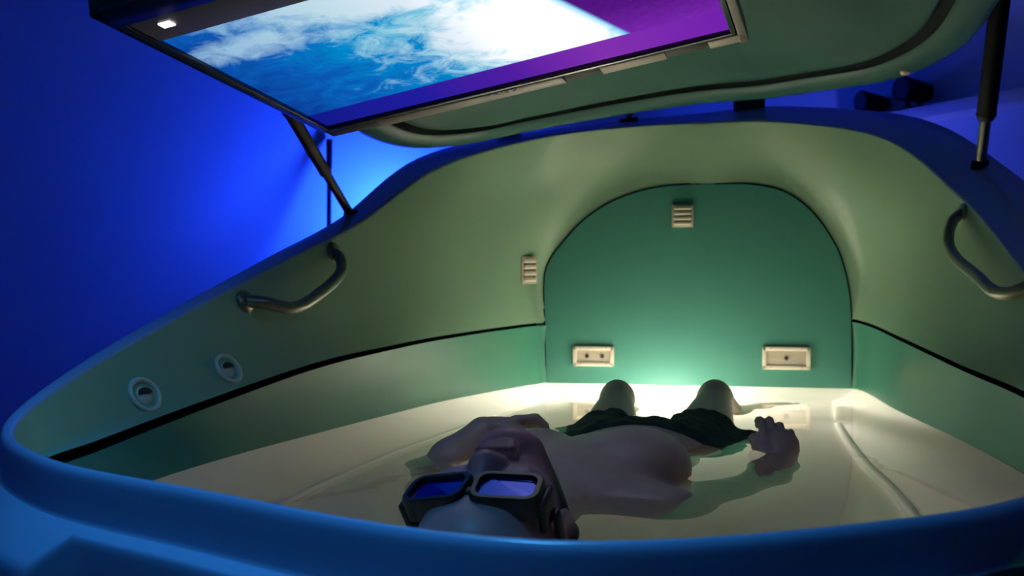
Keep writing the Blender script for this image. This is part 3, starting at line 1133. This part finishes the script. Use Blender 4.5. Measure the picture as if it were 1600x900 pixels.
# legs
kneeL, kneeR = (-.146, 2.44, .530), (.062, 2.48, .530)
F.cone((-.138, 2.11, .432), kneeL, .084, .034, .03)
F.cone((.030, 2.085, .432), kneeR, .086, .035, .03)
F.ell((-.146, 2.43, .543), (.021, .036, .027), .02)
F.ell((.062, 2.47, .543), (.022, .036, .027), .02)
ankL, ankR = (-.175, 2.78, .345), (.165, 2.80, .37)
F.cone(kneeL, ankL, .034, .030, .02)
F.cone(kneeR, ankR, .035, .030, .02)
F.ell((-.155, 2.58, .435), (.044, .085, .044), .02)
F.ell((.100, 2.61, .445), (.044, .085, .044), .02)
for a, t in ((ankL, (-.20, 2.90, .315)), (ankR, (.225, 2.885, .335))):
    F.cone(a, t, .032, .022, .02)
    F.ell(np.array(a) + np.array([0, -.01, -.02]), (.028, .034, .03), .015)
    tv = np.array(t)
    for q in range(5):
        b = tv + np.array([(q - 2) * .014, .0, 0])
        F.cone(b, b + np.array([(q - 2) * .003, .026 - abs(q - 1.5) * .003, -.004]), .009, .0075, .006)
# neck
F.cone(H(0, .035, -.035), (-.145, 1.50, .452), .056, .060, .035)
# arms
elR, wrR = (.152, 1.81, .400), (.186, 1.962, .474)
F.cone((.012, 1.548, .445), (.09, 1.69, .420), .055, .043, .04)
F.cone((.09, 1.69, .420), elR, .043, .037, .02)
F.cone(elR, (.168, 1.885, .438), .037, .039, .02)
F.cone((.168, 1.885, .438), wrR, .039, .025, .015)
elL, wrL = (-.385, 1.785, .445), (-.318, 1.872, .532)
F.cone((-.305, 1.60, .445), elL, .052, .038, .04)
F.cone(elL, (-.36, 1.825, .487), .037, .038, .02)
F.cone((-.36, 1.825, .487), wrL, .038, .025, .015)
# head
F.ell(H(0, -.032, -.012), np.array((.076, .088, .094)) * HS, .02, HA)
F.ell(H(0, .035, .018), np.array((.063, .085, .064)) * HS, .03, HA)
F.ell(H(0, -.045, .032), np.array((.066, .062, .056)) * HS, .02, HA)
for s in (-1, 1):
    F.cone(H(s * .056, .045, -.012), H(s * .022, .104, .058), .024 * HS, .020 * HS, .02)
    F.ell(H(s * .040, .030, .058), np.array((.026, .026, .026)) * HS, .02, HA)
    F.ell(H(s * .032, .0, .070), np.array((.014, .011, .012)) * HS, .006, HA)
    F.ell(H(s * .014, .041, .085), np.array((.0095, .011, .0095)) * HS, .006, HA)
    # ear
    F.ell(H(s * .080, .018, .006), np.array((.009, .024, .033)) * HS, .008, HA)
    F.ell(H(s * .086, .017, .009), np.array((.007, .014, .020)) * HS, .004, HA, sub=True)
    F.ell(H(s * .080, .038, -.004), np.array((.007, .010, .012)) * HS, .006, HA)
F.ell(H(0, .106, .070), np.array((.024, .018, .020)) * HS, .02, HA)
F.cone(H(-.040, -.024, .074), H(.040, -.024, .074), .012 * HS, .012 * HS, .012)
F.cone(H(0, -.012, .076), H(0, .034, .094), .009 * HS, .0125 * HS, .014)
F.cone(H(-.019, .069, .083), H(.019, .069, .083), .0075 * HS, .0075 * HS, .006)
F.cone(H(-.016, .080, .083), H(.016, .080, .083), .0080 * HS, .0080 * HS, .005)
# right hand: wrist dropped forward, back of the hand towards the head
def hand(W_, pal, side, up_, nrm, curl, thumb, S=.86):
    """pal palm direction, side towards the little finger, nrm out of the back of the hand"""
    pal, side, nrm = [np.array(x, float) / np.linalg.norm(x) for x in (pal, side, nrm)]
    W_ = np.array(W_, float)
    k0 = W_ + pal * .072 * S
    ax = [side, pal, nrm]
    F.ell(W_ + pal * .040 * S, (.037 * S, .044 * S, .017 * S), .012, ax)
    F.cone(W_, W_ + pal * .03 * S, .024 * S, .022 * S, .012)
    lens = [S * x for x in (.040, .046, .042, .033)]
    for q in range(4):
        b = k0 + side * (-.030 + q * .020) * S - pal * (.004 + .006 * abs(q - 1.2) * (q > 1))
        F.cone(b - pal * .03 * S, b, .0085 * S, .0098 * S, .006)
        d, P, rs = pal.copy(), [b], [.0098 * S]
        for j, (ln, c) in enumerate(zip((lens[q], lens[q] * .62, lens[q] * .5), curl)):
            c = c * (1 + .10 * (q - 1.5))
            # turn the finger towards the palm
            d = d * math.cos(c) - nrm * math.sin(c) if j == 0 else d
            if j:
                perp = np.cross(side, d)
                if perp @ nrm > 0 and j == 1 and False:
                    perp = -perp
                d = d * math.cos(c) + np.cross(turn, d) * math.sin(c)
            else:
                turn = np.cross(pal, -nrm)
                turn /= np.linalg.norm(turn)
            P.append(P[-1] + d * ln)
            rs.append((.0088, .0080, .0068)[j] * S)
        chain(F, P, rs, .003)
    tb = W_ + (pal * .022 - side * .026) * S
    P = [tb] + [W_ + (pal * a - side * b + nrm * c) * S for a, b, c in thumb]
    chain(F, P, [.013, .0115, .0100, .0080][:len(P)], .006)
hand(wrR, (-.10, .42, .72), (.95, .28, -.10), None, (.10, -.80, .50), (.50, .85, .7),
     [(.045, .043, -.010), (.066, .046, -.026), (.078, .040, -.044)])
hand(wrL, (.88, .40, .22), (-.30, .80, -.35), None, (-.20, -.05, .95), (.18, .95, .80),
     [(.042, .042, -.016), (.070, .040, -.030), (.096, .030, -.036)])
v, f = F.polygonise()
v = relax(v, f, 2)
M_skin = bpy.data.materials.new('skin')
M_skin.use_nodes = True
nt = M_skin.node_tree
b = nt.nodes['Principled BSDF']
b.inputs['Roughness'].default_value = .42
b.inputs['Subsurface Weight'].default_value = .0
at = nt.nodes.new('ShaderNodeAttribute')
at.attribute_name = 'tone'
nz = nt.nodes.new('ShaderNodeTexNoise')
nz.inputs['Scale'].default_value = 30
tc = nt.nodes.new('ShaderNodeTexCoord')
nt.links.new(tc.outputs['Object'], nz.inputs['Vector'])
hsv = nt.nodes.new('ShaderNodeHueSaturation')
mr = nt.nodes.new('ShaderNodeMapRange')
mr.inputs[3].default_value = .85
mr.inputs[4].default_value = 1.15
nt.links.new(nz.outputs['Fac'], mr.inputs[0])
nt.links.new(mr.outputs[0], hsv.inputs['Value'])
nt.links.new(at.outputs['Color'], hsv.inputs['Color'])
nt.links.new(hsv.outputs[0], b.inputs['Base Color'])
person = np_mesh('person', v, f, M_skin)
tag(person, 'bare-chested person in dark shorts floating on their back with arms spread', 'person')
# skin tone, lips and beard as vertex colour, with violet screen light painted into the head
me = person.data
co = np.zeros(len(me.vertices) * 3, np.float32)
me.vertices.foreach_get('co', co)
co = co.reshape(-1, 3)
loc = np.stack([(co - HO) @ a for a in HA], 1) / HS
tone = np.tile(np.array([.56, .46, .37]), (len(co), 1))
def segd(P, a, b_):
    a, b_ = np.array(a), np.array(b_)
    t = np.clip(((P - a) @ (b_ - a)) / ((b_ - a) @ (b_ - a)), 0, 1)
    return np.linalg.norm(P - a - t[:, None] * (b_ - a), axis=1)
inh = np.abs(loc).max(1) < .16
bd = np.full(len(co), 1.0)
for s in (-1, 1):
    bd = np.minimum(bd, segd(loc, (s * .074, .035, -.020), (s * .062, .075, .010)))
    bd = np.minimum(bd, segd(loc, (s * .062, .075, .010), (s * .030, .118, .045)))
bd = np.minimum(bd, segd(loc, (-.03, .120, .045), (.03, .120, .045)))
tone[inh] = np.array([.60, .34, .36])  # redder head tone stands in for the screen's violet light on the face
bm_ = np.clip((.034 - bd) / .012, 0, 1) * inh
tone = tone * (1 - bm_[:, None]) + np.array([.035, .026, .022]) * bm_[:, None]
lp = np.minimum(segd(loc, (-.018, .069, .090), (.018, .069, .090)), segd(loc, (-.015, .080, .090), (.015, .080, .090)))
lm = np.clip((.0085 - lp) / .003, 0, 1) * inh
tone = tone * (1 - lm[:, None]) + np.array([.40, .16, .15]) * lm[:, None]
att = me.color_attributes.new('tone', 'FLOAT_COLOR', 'POINT')
att.data.foreach_set('color', np.concatenate([tone, np.ones((len(co), 1))], 1).astype(np.float32).ravel())

# swim shorts
G = Field((-.30, 1.94, .30), (.26, 2.36, .64), .0045)
G.ell((-.055, 2.08, .444), (.158, .122, .094), .03, BA)
G.cone((-.138, 2.11, .432), (-.140, 2.275, .477), .092, .074, .02)
G.cone((.030, 2.085, .432), (.044, 2.28, .476), .095, .077, .02)
G.ell((.095, 2.15, .490), (.080, .10, .014), .02)
G.ell((-.19, 2.19, .488), (.05, .08, .013), .02)
sl, (X, Y, Zg) = G.box(G.lo, G.lo + G.n * G.h)
wv = .008 * np.sin(X * 95 + 1.0) + .006 * np.sin(X * 41 + Zg * 70)
rag = .004 * np.sin(X * 120 + Y * 60) * np.sin(Y * 95 + Zg * 60)
ux, uy = .19, .98
front = 1.985 - (Y * uy + X * ux) - .0 + 0 * Zg
hem = (Y * .96 + .28 * (Zg - .5)) - (2.125 + wv) + 0 * X
D = np.maximum(np.maximum(G.D + rag, front), hem)
G.D = np.ascontiguousarray(D.astype(np.float32))
v, f = G.polygonise()
v = relax(v, f, 1)
M_short = mat('dark_green_cloth', (.018, .060, .038), .8, .35, 25, bump=.4, bscale=120)
sh = np_mesh('swim_shorts', v, f, M_short, person)

# short dark hair round the back of the head
G = Field(HO - .15, HO + .15, .0045)
G.ell(H(0, -.034, -.020), np.array((.081, .094, .097)) * HS, .01, HA)
sl, (X, Y, Zg) = G.box(G.lo, G.lo + G.n * G.h)
q = [(X - HO[0]) * a[0] + (Y - HO[1]) * a[1] + (Zg - HO[2]) * a[2] for a in HA]
cut = q[2] + .55 * q[1] + .010
cut2 = q[1] - .045
G.D = np.ascontiguousarray(np.maximum(np.maximum(G.D, cut), cut2).astype(np.float32))
v, f = G.polygonise()
v = relax(v, f, 2)
np_mesh('hair', v, f, mat('dark_hair', (.02, .015, .012), .6, .3, 60, bump=.6, bscale=200), person)

# ------------------------------------------------------------------ protective goggles worn on the face
HM = Matrix(((hr[0], hf[0], hn[0]), (hr[1], hf[1], hn[1]), (hr[2], hf[2], hn[2]))).to_4x4()
gog = empty('goggles', tuple(HO))
gog.rotation_euler = HM.to_euler()
tag(gog, 'bulky black protective goggles with reflective lenses on the face', 'goggles')
M_gog = mat('black_goggle_plastic', (.010, .011, .016), .35, .2, 30)
M_lens = mat('dark_mirror_lens', (.03, .05, .36), .10, .1, 10, metal=.85)
def rrect(w_, h_, r, n=6):
    P = []
    for cx, cy, a0 in ((w_ / 2 - r, h_ / 2 - r, 0), (-w_ / 2 + r, h_ / 2 - r, 90), (-w_ / 2 + r, -h_ / 2 + r, 180), (w_ / 2 - r, -h_ / 2 + r, 270)):
        for k in range(n + 1):
            a = R(a0 + 90 * k / n)
            P.append((cx + r * math.cos(a), cy + r * math.sin(a)))
    return P
for s in (-1, 1):
    T = Matrix.Translation((s * .041, -.014, .090)) @ Matrix.Rotation(R(s * 7), 4, 'Y') @ Matrix.Rotation(R(s * 4), 4, 'Z')
    outer, inner = rrect(.080, .054, .016), rrect(.062, .037, .011)
    bm = bmesh.new()
    n = len(outer)
    lay = [(outer, -.020), (outer, .004), (rrect(.076, .050, .015), .008), (rrect(.066, .041, .012), .008), (inner, .004), (inner, -.020)]
    rg = [[bm.verts.new(T @ Vector((x, y, z))) for x, y in pts] for pts, z in lay]
    for a, b2 in zip(rg, rg[1:] + rg[:1]):
        for k in range(n):
            bm.faces.new((a[k], a[(k + 1) % n], b2[(k + 1) % n], b2[k]))
    bobj('goggle_frame', bm, M_gog, gog, True, 40)
    bm = bmesh.new()
    tv = [bm.verts.new(T @ Vector((x, y, .004 - 18 * (x * x) * .1))) for x, y in inner]
    bv = [bm.verts.new(T @ Vector((x, y, .001 - 18 * (x * x) * .1))) for x, y in inner]
    bm.faces.new(tv)
    bm.faces.new(bv[::-1])
    for k in range(n):
        bm.faces.new((tv[k], bv[k], bv[(k + 1) % n], tv[(k + 1) % n]))
    bobj('lens', bm, M_lens, gog, False)
    # side shield and temple arm
    bm = bmesh.new()
    bm_box(bm, (.010, .040, .040), Matrix.Translation((s * .0805, -.012, .064)) @ Matrix.Rotation(R(s * 8), 4, 'Y'), .004)
    bobj('side_shield', bm, M_gog, gog, True, 40)
    bm = bmesh.new()
    bm_box(bm, (.006, .017, .085), Matrix.Translation((s * .087, -.006, .014)) @ Matrix.Rotation(R(-4), 4, 'X'), .002)
    bm_box(bm, (.006, .030, .016), Matrix.Translation((s * .087, .010, -.030)) @ Matrix.Rotation(R(20), 4, 'X'), .002)
    bobj('temple_arm', bm, M_gog, gog, True, 40)
bm = bmesh.new()
bm_box(bm, (.022, .014, .014), Matrix.Translation((0, -.022, .092)), .004)
bobj('nose_bridge', bm, M_gog, gog, True, 40)
